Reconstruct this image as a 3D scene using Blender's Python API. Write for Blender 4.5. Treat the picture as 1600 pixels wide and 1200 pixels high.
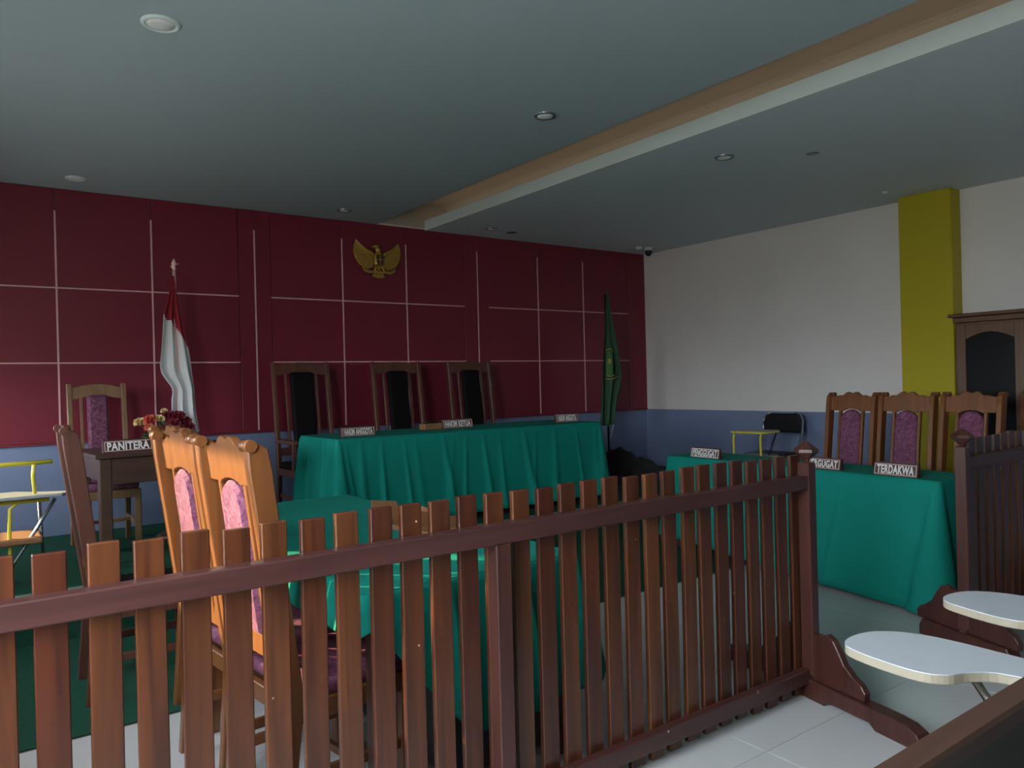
import bpy, bmesh, math, random
from mathutils import Vector, Matrix
PI = math.pi
S = bpy.context.scene
COL = S.collection
for o in list(bpy.data.objects):
    bpy.data.objects.remove(o)

# ---------------------------------------------------------------- camera
FPX, YAW, PITCH, ROLL, EYE = 1188.9, 36.161, -0.121, -1.4435, 1.40
cd = bpy.data.cameras.new('camera'); cam = bpy.data.objects.new('camera', cd); COL.objects.link(cam)
cd.sensor_fit = 'HORIZONTAL'; cd.sensor_width = 36.0; cd.lens = 36.0 * FPX / 1600.0
cd.clip_start = 0.02
ya, pi_, ro = map(math.radians, (YAW, PITCH, ROLL))
fw = Vector((math.sin(ya) * math.cos(pi_), math.cos(ya) * math.cos(pi_), math.sin(pi_)))
rt = Vector((math.cos(ya), -math.sin(ya), 0)); up = rt.cross(fw)
r2 = math.cos(ro) * rt + math.sin(ro) * up; u2 = -math.sin(ro) * rt + math.cos(ro) * up
M = Matrix((r2, u2, -fw)).transposed().to_4x4(); M.translation = (0, 0, EYE)
cam.matrix_world = M
S.camera = cam

# ---------------------------------------------------------------- world, sun, exposure
w = bpy.data.worlds.new('sky'); S.world = w; w.use_nodes = True
bg = w.node_tree.nodes['Background']
wn, wl = w.node_tree.nodes, w.node_tree.links      # bright overcast sky above, darker ground below the horizon
wt = wn.new('ShaderNodeTexCoord'); wsx = wn.new('ShaderNodeSeparateXYZ'); wr = wn.new('ShaderNodeValToRGB')
wl.new(wt.outputs['Generated'], wsx.inputs[0]); wm = wn.new('ShaderNodeMapRange'); wm.inputs['From Min'].default_value = -1; wm.inputs['From Max'].default_value = 1
wl.new(wsx.outputs['Z'], wm.inputs['Value']); wl.new(wm.outputs['Result'], wr.inputs['Fac'])
wr.color_ramp.elements[0].position = 0.48; wr.color_ramp.elements[0].color = (0.26, 0.27, 0.25, 1)
wr.color_ramp.elements[1].position = 0.52; wr.color_ramp.elements[1].color = (0.86, 0.95, 1.0, 1)
wl.new(wr.outputs['Color'], bg.inputs['Color']); bg.inputs['Strength'].default_value = 3.0
sd = bpy.data.lights.new('sun', 'SUN'); sun = bpy.data.objects.new('sun', sd); COL.objects.link(sun)
SUN_EL, SUN_AZ = 20.0, 45.0      # comes from -X, +Y
sd.energy = 3.0; sd.color = (1.0, 0.80, 0.40); sd.angle = math.radians(1.2)
se, sa = math.radians(SUN_EL), math.radians(SUN_AZ)
sdir = Vector((math.cos(se) * math.cos(sa), -math.cos(se) * math.sin(sa), -math.sin(se)))   # travel direction
sun.rotation_euler = sdir.to_track_quat('-Z', 'Y').to_euler(); sun.location = (-6, 8, 6)
S.view_settings.view_transform = 'Standard'; S.view_settings.look = 'None'
S.view_settings.gamma = 1.0; S.view_settings.use_curve_mapping = False
S.view_settings.exposure = 2.85
S.cycles.use_denoising = True
S.cycles.max_bounces = 8; S.cycles.diffuse_bounces = 5
S.cycles.sample_clamp_indirect = 6.0

XW, YW, XL, YB, ZC = 7.28, 7.0, -0.6, -3.0, 3.03    # right, back, left, rear walls, ceiling
WINDOWS = [(3.58, 4.80, 1.20, 1.97), (0.30, 1.97, 0.80, 2.95), (5.95, 6.74, 0.95, 1.62)]

def portal(y0, y1, z0, z1):
    l = bpy.data.lights.new('window_portal', 'AREA'); l.shape = 'RECTANGLE'; l.size = y1 - y0; l.size_y = z1 - z0
    l.cycles.is_portal = True
    o = bpy.data.objects.new('window_portal', l); COL.objects.link(o)
    o.location = (XL - 0.16, (y0 + y1) / 2, (z0 + z1) / 2)
    o.rotation_euler = Vector((1, 0, 0)).to_track_quat('-Z', 'Z').to_euler()
for q in WINDOWS: portal(*q)

# ---------------------------------------------------------------- materials
def new_mat(name):
    m = bpy.data.materials.new(name); m.use_nodes = True
    n = m.node_tree.nodes; l = m.node_tree.links
    return m, n, l, n['Principled BSDF']
def plain(name, c, rough=0.6, metal=0.0, noise=0.06, scale=12.0, bump=0.0, bscale=120.0, spec=0.5, sheen=0.0):
    m, n, l, b = new_mat(name)
    b.inputs['Roughness'].default_value = rough; b.inputs['Metallic'].default_value = metal
    b.inputs['Specular IOR Level'].default_value = spec
    if sheen: b.inputs['Sheen Weight'].default_value = sheen
    tc = n.new('ShaderNodeTexCoord')
    nz = n.new('ShaderNodeTexNoise'); nz.inputs['Scale'].default_value = scale; nz.inputs['Detail'].default_value = 3
    l.new(tc.outputs['Object'], nz.inputs['Vector'])
    mx = n.new('ShaderNodeMix'); mx.data_type = 'RGBA'
    mx.inputs['A'].default_value = tuple(max(0, x * (1 - noise * 2)) for x in c) + (1,)
    mx.inputs['B'].default_value = tuple(min(1, x * (1 + noise * 2)) for x in c) + (1,)
    l.new(nz.outputs['Fac'], mx.inputs['Factor']); l.new(mx.outputs['Result'], b.inputs['Base Color'])
    if bump:
        n2 = n.new('ShaderNodeTexNoise'); n2.inputs['Scale'].default_value = bscale
        l.new(tc.outputs['Object'], n2.inputs['Vector'])
        bp = n.new('ShaderNodeBump'); bp.inputs['Strength'].default_value = bump; bp.inputs['Distance'].default_value = 0.004
        l.new(n2.outputs['Fac'], bp.inputs['Height']); l.new(bp.outputs['Normal'], b.inputs['Normal'])
    return m
def wood(name, c1, c2, axis=2, rough=0.35, var=0.35, alt=None, wear=0.0):
    m, n, l, b = new_mat(name)
    b.inputs['Roughness'].default_value = rough
    tc = n.new('ShaderNodeTexCoord'); oi = n.new('ShaderNodeObjectInfo')
    ad = n.new('ShaderNodeVectorMath'); ad.operation = 'ADD'
    cm = n.new('ShaderNodeVectorMath'); cm.operation = 'SCALE'; cm.inputs[0].default_value = (7.3, 3.1, 5.7)
    l.new(oi.outputs['Random'], cm.inputs['Scale'])
    l.new(tc.outputs['Object'], ad.inputs[0]); l.new(cm.outputs['Vector'], ad.inputs[1])
    mp = n.new('ShaderNodeMapping'); s = [26.0, 26.0, 26.0]; s[axis] = 1.6
    mp.inputs['Scale'].default_value = s
    l.new(ad.outputs['Vector'], mp.inputs['Vector'])
    nz = n.new('ShaderNodeTexNoise'); nz.inputs['Scale'].default_value = 1.0; nz.inputs['Detail'].default_value = 6
    nz.inputs['Distortion'].default_value = 0.8
    l.new(mp.outputs['Vector'], nz.inputs['Vector'])
    rp = n.new('ShaderNodeValToRGB')
    rp.color_ramp.elements[0].position = 0.32; rp.color_ramp.elements[0].color = (*c1, 1)
    rp.color_ramp.elements[1].position = 0.68; rp.color_ramp.elements[1].color = (*c2, 1)
    l.new(nz.outputs['Fac'], rp.inputs['Fac'])
    out = rp.outputs['Color']
    if alt:      # boards differ in tone from one to the next
        hs = n.new('ShaderNodeMix'); hs.data_type = 'RGBA'; hs.blend_type = 'MULTIPLY'
        pw = n.new('ShaderNodeMath'); pw.operation = 'MULTIPLY'; pw.inputs[1].default_value = var
        pw.inputs[1].default_value = 1.0
        l.new(oi.outputs['Random'], pw.inputs[0]); l.new(pw.outputs[0], hs.inputs['Factor'])
        l.new(out, hs.inputs['A']); hs.inputs['B'].default_value = (*alt, 1); out = hs.outputs['Result']
    if wear:
        n3 = n.new('ShaderNodeTexNoise'); n3.inputs['Scale'].default_value = 24; n3.inputs['Detail'].default_value = 2
        l.new(ad.outputs['Vector'], n3.inputs['Vector'])
        r3 = n.new('ShaderNodeValToRGB'); r3.color_ramp.elements[0].position = wear; r3.color_ramp.elements[1].position = wear + 0.02
        l.new(n3.outputs['Fac'], r3.inputs['Fac'])
        m3 = n.new('ShaderNodeMix'); m3.data_type = 'RGBA'; l.new(r3.outputs['Color'], m3.inputs['Factor'])
        l.new(out, m3.inputs['A']); m3.inputs['B'].default_value = (0.62, 0.42, 0.28, 1); out = m3.outputs['Result']
    l.new(out, b.inputs['Base Color'])
    bp = n.new('ShaderNodeBump'); bp.inputs['Strength'].default_value = 0.12; bp.inputs['Distance'].default_value = 0.002
    l.new(nz.outputs['Fac'], bp.inputs['Height']); l.new(bp.outputs['Normal'], b.inputs['Normal'])
    return m
def velvet(name, c1, c2):
    m, n, l, b = new_mat(name)
    b.inputs['Roughness'].default_value = 0.75; b.inputs['Specular IOR Level'].default_value = 0.15
    tc = n.new('ShaderNodeTexCoord')
    nz = n.new('ShaderNodeTexNoise'); nz.inputs['Scale'].default_value = 32; nz.inputs['Detail'].default_value = 5
    nz.inputs['Distortion'].default_value = 1.6
    l.new(tc.outputs['Object'], nz.inputs['Vector'])
    rp = n.new('ShaderNodeValToRGB')
    rp.color_ramp.elements[0].position = 0.38; rp.color_ramp.elements[0].color = (*c1, 1)
    rp.color_ramp.elements[1].position = 0.66; rp.color_ramp.elements[1].color = (*c2, 1)
    l.new(nz.outputs['Fac'], rp.inputs['Fac']); l.new(rp.outputs['Color'], b.inputs['Base Color'])
    return m
def two_tone(name, hi, lo, zsplit):
    m, n, l, b = new_mat(name)
    b.inputs['Roughness'].default_value = 0.55
    tc = n.new('ShaderNodeTexCoord'); sp = n.new('ShaderNodeSeparateXYZ'); l.new(tc.outputs['Object'], sp.inputs[0])
    gt = n.new('ShaderNodeMath'); gt.operation = 'GREATER_THAN'; gt.inputs[1].default_value = zsplit
    l.new(sp.outputs['Z'], gt.inputs[0])
    mx = n.new('ShaderNodeMix'); mx.data_type = 'RGBA'; l.new(gt.outputs[0], mx.inputs['Factor'])
    mx.inputs['A'].default_value = (*lo, 1); mx.inputs['B'].default_value = (*hi, 1)
    nz = n.new('ShaderNodeTexNoise'); nz.inputs['Scale'].default_value = 1.3; l.new(tc.outputs['Object'], nz.inputs['Vector'])
    mr = n.new('ShaderNodeMapRange'); mr.inputs['To Min'].default_value = 0.9; mr.inputs['To Max'].default_value = 1.06
    l.new(nz.outputs['Fac'], mr.inputs['Value'])
    vm = n.new('ShaderNodeVectorMath'); vm.operation = 'SCALE'
    l.new(mx.outputs['Result'], vm.inputs[0]); l.new(mr.outputs['Result'], vm.inputs['Scale'])
    l.new(vm.outputs['Vector'], b.inputs['Base Color'])
    return m

M_ = {}
M_['wall'] = two_tone('wall_paint', (0.84, 0.79, 0.76), (0.21, 0.26, 0.42), 1.01)
M_['darkwall'] = plain('bounce_cut_rear_wall', (0.05, 0.05, 0.055), 0.7)  # unseen rear wall darkened to cut bounce light and deepen shadows
M_['white'] = plain('white_paint', (0.7, 0.7, 0.7), 0.6)
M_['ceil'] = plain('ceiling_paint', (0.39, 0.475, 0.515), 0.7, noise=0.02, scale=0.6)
M_['soffit'] = plain('soffit_bounce_tone', (0.64, 0.74, 0.80), 0.7, noise=0.02, scale=0.6)  # ceiling paint lightened: floor bounce on the soffit put into the colour
M_['lip'] = plain('cove_lip_paint', (0.66, 0.76, 0.76), 0.7, noise=0.02)
M_['cove'] = plain('cove_tan_paint', (0.50, 0.42, 0.33), 0.8, noise=0.03, scale=2)
M_['tile'] = plain('floor_tile_glaze', (0.55, 0.56, 0.57), 0.22, noise=0.03, scale=3)
M_['grout'] = plain('grout', (0.10, 0.10, 0.10), 0.9)
M_['carpet'] = plain('green_carpet', (0.016, 0.068, 0.044), 0.95, noise=0.15, scale=40, bump=0.4, bscale=400, spec=0.1)
M_['nosing'] = plain('dais_nosing', (0.16, 0.22, 0.18), 0.5)
M_['red'] = plain('red_panel_paint', (0.205, 0.016, 0.036), 0.42, noise=0.05, scale=2.0)
M_['strip'] = plain('pale_strip', (0.80, 0.48, 0.48), 0.5)
M_['yellow'] = plain('yellow_paint', (0.50, 0.41, 0.003), 0.55, noise=0.02)
M_['cloth'] = plain('green_cloth', (0.004, 0.225, 0.178), 0.85, noise=0.05, scale=7, bump=0.1, bscale=500, spec=0.2)
M_['picket'] = wood('picket_wood', (0.062, 0.019, 0.009), (0.14, 0.046, 0.015), 2, 0.30, alt=(0.55, 0.42, 0.62), wear=0.76)
M_['rail'] = wood('rail_wood', (0.050, 0.018, 0.017), (0.078, 0.028, 0.025), 0, 0.38, wear=0.78)
M_['post'] = wood('post_wood', (0.042, 0.014, 0.012), (0.072, 0.024, 0.018), 2, 0.35)
M_['chair'] = wood('orange_chair_wood', (0.15, 0.055, 0.018), (0.22, 0.080, 0.025), 2, 0.34)
M_['chair_d'] = wood('dark_and_shaded_chair_wood', (0.085, 0.030, 0.020), (0.14, 0.050, 0.032), 2, 0.4)
M_['chair_p'] = wood('pale_chair_wood', (0.20, 0.11, 0.055), (0.28, 0.15, 0.075), 2, 0.4)
M_['desk'] = wood('desk_wood', (0.055, 0.026, 0.02), (0.09, 0.042, 0.03), 0, 0.4)
M_['cab'] = wood('cabinet_wood', (0.10, 0.045, 0.022), (0.16, 0.07, 0.034), 2, 0.4)
M_['velvet'] = velvet('mauve_velvet', (0.13, 0.040, 0.080), (0.25, 0.10, 0.165))
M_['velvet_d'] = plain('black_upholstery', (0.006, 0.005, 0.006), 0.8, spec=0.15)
M_['black'] = plain('black_paint', (0.012, 0.012, 0.014), 0.35)
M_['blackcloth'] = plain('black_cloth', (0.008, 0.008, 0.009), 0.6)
M_['blackglass'] = plain('dark_glass', (0.006, 0.006, 0.007), 0.35, spec=0.12)
M_['signwood'] = wood('sign_wood', (0.05, 0.016, 0.014), (0.09, 0.03, 0.024), 0, 0.4)
M_['signline'] = plain('sign_border_paint', (0.50, 0.38, 0.36), 0.5)
M_['letter'] = plain('sign_letter_paint', (0.78, 0.74, 0.72), 0.5)
M_['gold'] = plain('gold_paint', (0.55, 0.34, 0.07), 0.38, metal=0.55, noise=0.15, scale=30)
M_['chrome'] = plain('chrome', (0.62, 0.62, 0.64), 0.18, metal=1.0, noise=0.02)
M_['steel'] = plain('grey_steel', (0.32, 0.35, 0.40), 0.3, metal=0.9, noise=0.02)
M_['tablet'] = plain('white_laminate', (0.50, 0.53, 0.58), 0.4, noise=0.02)
M_['edge'] = plain('cream_edge', (0.33, 0.29, 0.22), 0.5)
M_['ytube'] = plain('yellow_tube', (0.72, 0.60, 0.06), 0.35, noise=0.02)
M_['greytop'] = plain('grey_laminate', (0.28, 0.30, 0.32), 0.45)
M_['flagred'] = plain('flag_red', (0.36, 0.02, 0.035), 0.8)
M_['flagwhite'] = plain('flag_white', (0.72, 0.71, 0.72), 0.8, noise=0.02)
M_['flaggreen'] = plain('flag_green', (0.035, 0.10, 0.055), 0.8)
M_['flagline'] = plain('flag_fringe', (0.45, 0.40, 0.08), 0.7)
M_['flagemb'] = plain('flag_emblem_green', (0.09, 0.22, 0.07), 0.7, noise=0.35, scale=60)
M_['flagbrown'] = plain('flag_lining', (0.20, 0.06, 0.04), 0.8)
M_['card'] = plain('brown_card', (0.27, 0.12, 0.055), 0.6, noise=0.08)
M_['lens'] = plain('frosted_lens', (0.75, 0.78, 0.78), 0.4, noise=0.01)
M_['paper'] = plain('white_paper', (0.8, 0.8, 0.78), 0.7, noise=0.01)
M_['petal1'] = plain('coral_petals', (0.62, 0.12, 0.07), 0.7, noise=0.2, scale=60)
M_['petal2'] = plain('maroon_petals', (0.22, 0.012, 0.035), 0.7, noise=0.2, scale=60)
M_['petal3'] = plain('cream_petals', (0.66, 0.52, 0.25), 0.7, noise=0.15, scale=60)
M_['leaf'] = plain('flower_leaf', (0.035, 0.12, 0.045), 0.6, noise=0.2, scale=40)
M_['pot'] = plain('wicker_pot', (0.22, 0.13, 0.08), 0.7, noise=0.2, scale=60)
m, n, l, b = new_mat('window_glass')
tr = n.new('ShaderNodeBsdfTransparent'); gl = n.new('ShaderNodeBsdfGlossy'); gl.inputs['Roughness'].default_value = 0.02
ms = n.new('ShaderNodeMixShader'); ms.inputs['Fac'].default_value = 0.07
l.new(tr.outputs[0], ms.inputs[1]); l.new(gl.outputs[0], ms.inputs[2]); l.new(ms.outputs[0], n['Material Output'].inputs['Surface'])
M_['glass'] = m

# ---------------------------------------------------------------- mesh helpers
def BM(): return bmesh.new()
def merge(bm, tmp, mat=None):
    if mat is not None: bmesh.ops.transform(tmp, matrix=mat, verts=tmp.verts)
    me = bpy.data.meshes.new('t'); tmp.to_mesh(me); tmp.free(); bm.from_mesh(me); bpy.data.meshes.remove(me)
def add_box(bm, x0, x1, y0, y1, z0, z1, bev=0.0, mat=None, seg=1):
    t = bmesh.new()
    bmesh.ops.create_cube(t, size=1, matrix=Matrix.Translation(((x0 + x1) / 2, (y0 + y1) / 2, (z0 + z1) / 2)) @ Matrix.Diagonal((abs(x1 - x0), abs(y1 - y0), abs(z1 - z0), 1)))
    if bev: bmesh.ops.bevel(t, geom=t.edges[:], offset=bev, segments=seg, affect='EDGES', profile=0.5)
    merge(bm, t, mat)
def add_prism(bm, pts, h, mat=None, bev=0.0):
    """polygon in local xy, extruded 0..h along local z"""
    t = bmesh.new()
    vs = [t.verts.new((x, y, 0)) for x, y in pts]
    f = t.faces.new(vs); f.normal_update()
    if f.normal.z > 0: f.normal_flip()
    r = bmesh.ops.extrude_face_region(t, geom=[f])
    bmesh.ops.translate(t, vec=(0, 0, h), verts=[v for v in r['geom'] if isinstance(v, bmesh.types.BMVert)])
    bmesh.ops.recalc_face_normals(t, faces=t.faces[:])
    if bev:
        es = [e for e in t.edges if abs(e.verts[0].co.z - e.verts[1].co.z) < 1e-6]
        bmesh.ops.bevel(t, geom=es, offset=bev, segments=1, affect='EDGES', profile=0.5)
    merge(bm, t, mat)
def AX(o, x, y, z):
    m = Matrix((Vector(x), Vector(y), Vector(z))).transposed().to_4x4(); m.translation = o
    return m
YZ = lambda x: AX((x, 0, 0), (0, 1, 0), (0, 0, 1), (1, 0, 0))     # polygon (y,z), extruded +x
XZ = lambda y: AX((0, y, 0), (1, 0, 0), (0, 0, 1), (0, 1, 0))     # polygon (x,z), extruded +y (mirrored, normals fixed)
def add_tube(bm, pts, r, n=8, cap=True):
    pts = [Vector(p) for p in pts]; rings = []
    ref = None
    for i, p in enumerate(pts):
        d = (pts[min(i + 1, len(pts) - 1)] - pts[max(i - 1, 0)]).normalized()
        if ref is None: ref = d.orthogonal().normalized()
        a = (ref - d * ref.dot(d)).normalized(); ref = a; c = d.cross(a)
        rr = r[i] if isinstance(r, (list, tuple)) else r
        rings.append([bm.verts.new(p + rr * (math.cos(2 * PI * k / n) * a + math.sin(2 * PI * k / n) * c)) for k in range(n)])
    for A, B in zip(rings, rings[1:]):
        for k in range(n):
            f = bm.faces.new((A[k], A[(k + 1) % n], B[(k + 1) % n], B[k])); f.smooth = True
    if cap:
        bm.faces.new(rings[0][::-1]); bm.faces.new(rings[-1])
def add_lathe(bm, prof, n=16, o=(0, 0, 0), flip=False):
    o = Vector(o); rings = []
    for r, z in prof:
        rings.append([bm.verts.new(o + Vector((max(r, 1e-4) * math.cos(2 * PI * k / n), max(r, 1e-4) * math.sin(2 * PI * k / n), z))) for k in range(n)])
    for A, B in zip(rings, rings[1:]):
        for k in range(n):
            f = bm.faces.new((A[k], A[(k + 1) % n], B[(k + 1) % n], B[k])); f.smooth = True
    bm.faces.new(rings[0][::-1]); bm.faces.new(rings[-1])
def add_ball(bm, c, rx, ry, rz, seg=12):
    t = bmesh.new(); bmesh.ops.create_uvsphere(t, u_segments=seg, v_segments=max(6, seg // 2), radius=1)
    for f in t.faces: f.smooth = True
    merge(bm, t, Matrix.Translation(c) @ Matrix.Diagonal((rx, ry, rz, 1)))
def obj(name, bm, mat, parent=None, keep_normals=False):
    if not keep_normals: bmesh.ops.recalc_face_normals(bm, faces=bm.faces[:])
    me = bpy.data.meshes.new(name); bm.to_mesh(me); bm.free()
    me.materials.append(M_[mat] if isinstance(mat, str) else mat)
    o = bpy.data.objects.new(name, me); COL.objects.link(o)
    if parent: o.parent = parent
    return o
def boxo(name, b, mat, parent=None, bev=0.0):
    bm = BM(); add_box(bm, *b, bev=bev); return obj(name, bm, mat, parent)
def tag(o, label=None, cat=None, group=None, kind=None):
    if label: o['label'] = label
    if cat: o['category'] = cat
    if group: o['group'] = group
    if kind: o['kind'] = kind
    return o
def thing(name, label, cat, loc=(0, 0, 0), rz=0.0, group=None):
    o = bpy.data.objects.new(name, None); COL.objects.link(o); o.empty_display_size = 0.1
    o.location = loc; o.rotation_euler = (0, 0, rz)
    return tag(o, label, cat, group)
def struct(name, bm, mat, parent=None):
    return tag(obj(name, bm, mat, parent), kind=None if parent else 'structure')
def dup(root, label, loc, rz=0.0, group=None):
    r = root.copy(); COL.objects.link(r); r.location = loc; r.rotation_euler = (0, 0, rz); r['label'] = label
    if group: r['group'] = group
    for ch in list(root.children):
        c = ch.copy(); COL.objects.link(c); c.parent = r
        for g in list(ch.children):
            d = g.copy(); COL.objects.link(d); d.parent = c
    return r
def inst(name, src, parent, loc, rot=(0, 0, 0)):
    o = bpy.data.objects.new(name, src.data); COL.objects.link(o); o.parent = parent; o.location = loc; o.rotation_euler = rot
    return o

# ---------------------------------------------------------------- setting: floor
bm = BM(); add_box(bm, XL - .2, XW + .2, YB - .2, YW + .2, -0.15, -0.003)
floor = struct('floor', bm, 'grout')
bm = BM(); add_box(bm, 0, 0.597, 0, 0.597, -0.012, 0.0, bev=0.0006); t0 = None
xs = [-1.19 + 0.6 * i for i in range(15)]
for i in range(15):
    x = 2.41 - 3.6 + 0.6 * i
    for j in range(11):
        y = 1.75 - 4.8 + 0.6 * j
        if x > XW - 0.05 or y > 3.2 or x < XL - .59: continue
        if t0 is None:
            t0 = obj('floor_tile', bm, 'tile', floor); o = t0; o.location = (x + .0015, y + .0015, 0)
        else: inst('floor_tile', t0, floor, (x + .0015, y + .0015, 0))
# carpet and dais
bm = BM(); add_box(bm, XL + .01, XW - .01, 3.565, 5.03, 0.0, 0.003)
tag(obj('carpet', bm, 'carpet'), 'dark green carpet laid over the tiles in front of the dais', 'carpet')
bm = BM(); add_box(bm, XL, XW, 5.02, YW, 0.0, 0.28, bev=0.004)
dais = struct('floor_dais', bm, 'carpet')
bm = BM(); add_box(bm, XL + .01, XW - .01, 5.005, 5.05, 0.268, 0.286, bev=0.003)
obj('nosing', bm, 'nosing', dais)

# walls
bm = BM(); add_box(bm, XW, XW + .2, YB, YW + .2, 0, 3.5); struct('wall_right', bm, 'wall')
bm = BM(); add_box(bm, XL - .2, XW, YB - .2, YB, 0, 3.5); struct('wall_rear', bm, 'darkwall')
bm = BM(); add_box(bm, XL - .2, XW, YW, YW + .2, 0, 3.5); wall_back = struct('wall_back', bm, 'wall')
bm = BM()
ys = sorted(WINDOWS); edges = [YB] + [e for q in ys for e in q[:2]] + [YW]
for a, c in zip(edges[0::2], edges[1::2]): add_box(bm, XL - .2, XL, a, c, 0, 3.5)
for y0, y1, z0, z1 in ys:
    add_box(bm, XL - .2, XL, y0, y1, 0, z0); add_box(bm, XL - .2, XL, y0, y1, z1, 3.5)
struct('wall_left', bm, 'wall')
for k, (y0, y1, z0, z1) in enumerate(WINDOWS):
    bm = BM()
    for a, c in ((z0, z0 + .05), (z1 - .05, z1)): add_box(bm, XL - .13, XL - .07, y0, y1, a, c)
    nm = max(1, round((y1 - y0) / 1.05))
    for i in range(nm + 1):
        y = y0 + .025 + (y1 - y0 - .05) * i / nm
        add_box(bm, XL - .13, XL - .07, y - .025, y + .025, z0 + .05, z1 - .05)
    wf = struct('window_%d' % (k + 1), bm, 'white')
    for i in range(nm):
        a = y0 + .025 + (y1 - y0 - .05) * i / nm + .025; c = y0 + .025 + (y1 - y0 - .05) * (i + 1) / nm - .025
        boxo('pane', (XL - .103, XL - .097, a, c, z0 + .05, z1 - .05), 'glass', wf)

# red cladding of the back wall: separate panels with pale strips in the joints
Z0, ZT = 1.015, 3.03
RZ = [Z0, 1.643, 2.240, ZT]
cols = [(XL, -0.04, 0), (-0.04, 0.66, 0), (0.66, 1.36, 0), (1.36, 2.08, 0), (2.08, 2.224, 1), (2.224, 2.37, 1), (2.37, 3.078, 0), (3.078, 3.782, 0),
        (3.782, 4.49, 0), (4.49, 4.66, 1), (4.66, 4.81, 1), (4.81, 5.508, 0), (5.508, 6.21, 0), (6.21, 6.965, 0), (6.965, XW - .002, 1)]
def panel(x0, x1, z0, z1, y):
    boxo('red_panel', (x0 + .002, x1 - .002, YW - y, YW, z0 + .002, z1 - .002), 'red', wall_back, bev=.002)
for x0, x1, band in cols:
    if band: panel(x0, x1, Z0, ZT, .026)
    else:
        for a, c in zip(RZ, RZ[1:]): panel(x0, x1, a, c, .020)
for x in (-0.04, 0.66, 1.36, 2.224, 3.078, 3.782, 4.66, 5.508, 6.21):
    d = .030 if x in (2.224, 4.66) else .0245
    boxo('pale_strip', (x - .0065, x + .0065, YW - d, YW - .015, Z0 + .01, 2.85), 'strip', wall_back)
for z in RZ[1:3]:
    for x0, x1 in ((XL, 2.078), (2.372, 4.488), (4.812, 6.963)):
        boxo('pale_strip', (x0, x1, YW - .0235, YW - .015, z - .0055, z + .0055), 'strip', wall_back)
boxo('red_trim', (XL, XW - .002, YW - .03, YW, Z0 - .014, Z0), 'red', wall_back)

# ceiling: main slab, right soffit, cove between them
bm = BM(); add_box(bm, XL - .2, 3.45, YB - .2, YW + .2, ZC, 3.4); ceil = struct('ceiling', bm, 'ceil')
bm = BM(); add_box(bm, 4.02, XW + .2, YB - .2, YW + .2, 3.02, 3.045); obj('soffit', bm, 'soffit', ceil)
bm = BM(); add_box(bm, 4.015, 4.05, YB - .2, YW - .0, 3.018, 3.12); obj('cove_lip', bm, 'lip', ceil)
bm = BM()
add_box(bm, 3.40, 4.60, YB - .2, YW + .2, 3.30, 3.4)                       # top
pr = [(4.30, 3.04), (4.30, 3.22)] + [(4.30 - .08 * (1 - math.cos(a)), 3.22 + .08 * math.sin(a)) for a in (PI / 8, PI / 4, 3 * PI / 8, PI / 2)] + [(4.6, 3.30), (4.6, 3.04)]
add_prism(bm, pr, YW - YB + .4, XZ(YB - .2))
add_box(bm, 3.45, 4.30, YW - .02, YW + .2, 3.05, 3.3)
add_box(bm, 3.45, 3.47, YB, YW, 3.035, 3.3)
obj('cove_lining', bm, 'cove', ceil)

# yellow pilaster
bm = BM(); add_box(bm, 7.10, XW, 3.107, 3.57, 0, 3.02, bev=.004); struct('wall_pilaster', bm, 'yellow')
# white baseboard on the right wall
bm = BM(); add_box(bm, XW - .012, XW, YB, 3.1, 0, .09); add_box(bm, XW - .012, XW, 3.57, 5.0, 0, .09); struct('baseboard_right', bm, 'tile')

# ---------------------------------------------------------------- picket fences
def make_fence(nm, label, x_start, x_end, yf, n_pick, pitch, first, posts, rx0, rx1, foot_at, foot_yaw, short=False, wid=.0665):
    t = thing(nm, label, 'fence', ((x_start + x_end) / 2, yf, 0))
    cx = (x_start + x_end) / 2
    L = lambda x: x - cx
    src = None
    for k in range(n_pick):
        x = first + pitch * k
        if src is None:
            bm = BM(); add_box(bm, -wid / 2, wid / 2, .052, .072, .012, 1.055, bev=.0025)
            src = obj('picket', bm, 'picket', t); o = src
        else: o = inst('picket', src, t, (0, 0, 0))
        o.location = (L(x + wid / 2) + random.uniform(-.002, .002), 0, random.uniform(-.006, .006))
        o.rotation_euler = (0, random.uniform(-.004, .004), 0)
    boxo('top_rail', (L(rx0), L(rx1), 0, .052, .905, .965), 'rail', t, bev=.004)
    boxo('bottom_rail', (L(rx0), L(rx1), .012, .052, .066, .128), 'rail', t, bev=.004)
    for px_, full in posts:
        p = boxo('post', (L(px_), L(px_ + .055), -.003 if full else 0.0, .052, .10 if full else .115, 1.02 if full else .905), 'post', t, bev=.003)
        if full:     # faceted cap on the end posts
            c = L(px_ + .0275); bm = BM()
            pr = [(.012, 0), (.016, .012), (.052, .045), (.050, .058), (.012, .088), (.001, .092)]
            add_lathe(bm, [(r, 1.02 + z) for r, z in pr], 6, (c, .0245, 0))
            for f in bm.faces: f.smooth = False
            obj('post_cap', bm, 'post', p)
    for fx in foot_at:
        ft = obj('foot', foot_bm(short), 'post', t); ft.location = (L(fx), .025, 0); ft.rotation_euler = (0, 0, foot_yaw)
        for s in (-1, 1):
            b = obj('bracket', bracket_bm(s), 'post', ft)
    return t
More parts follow.
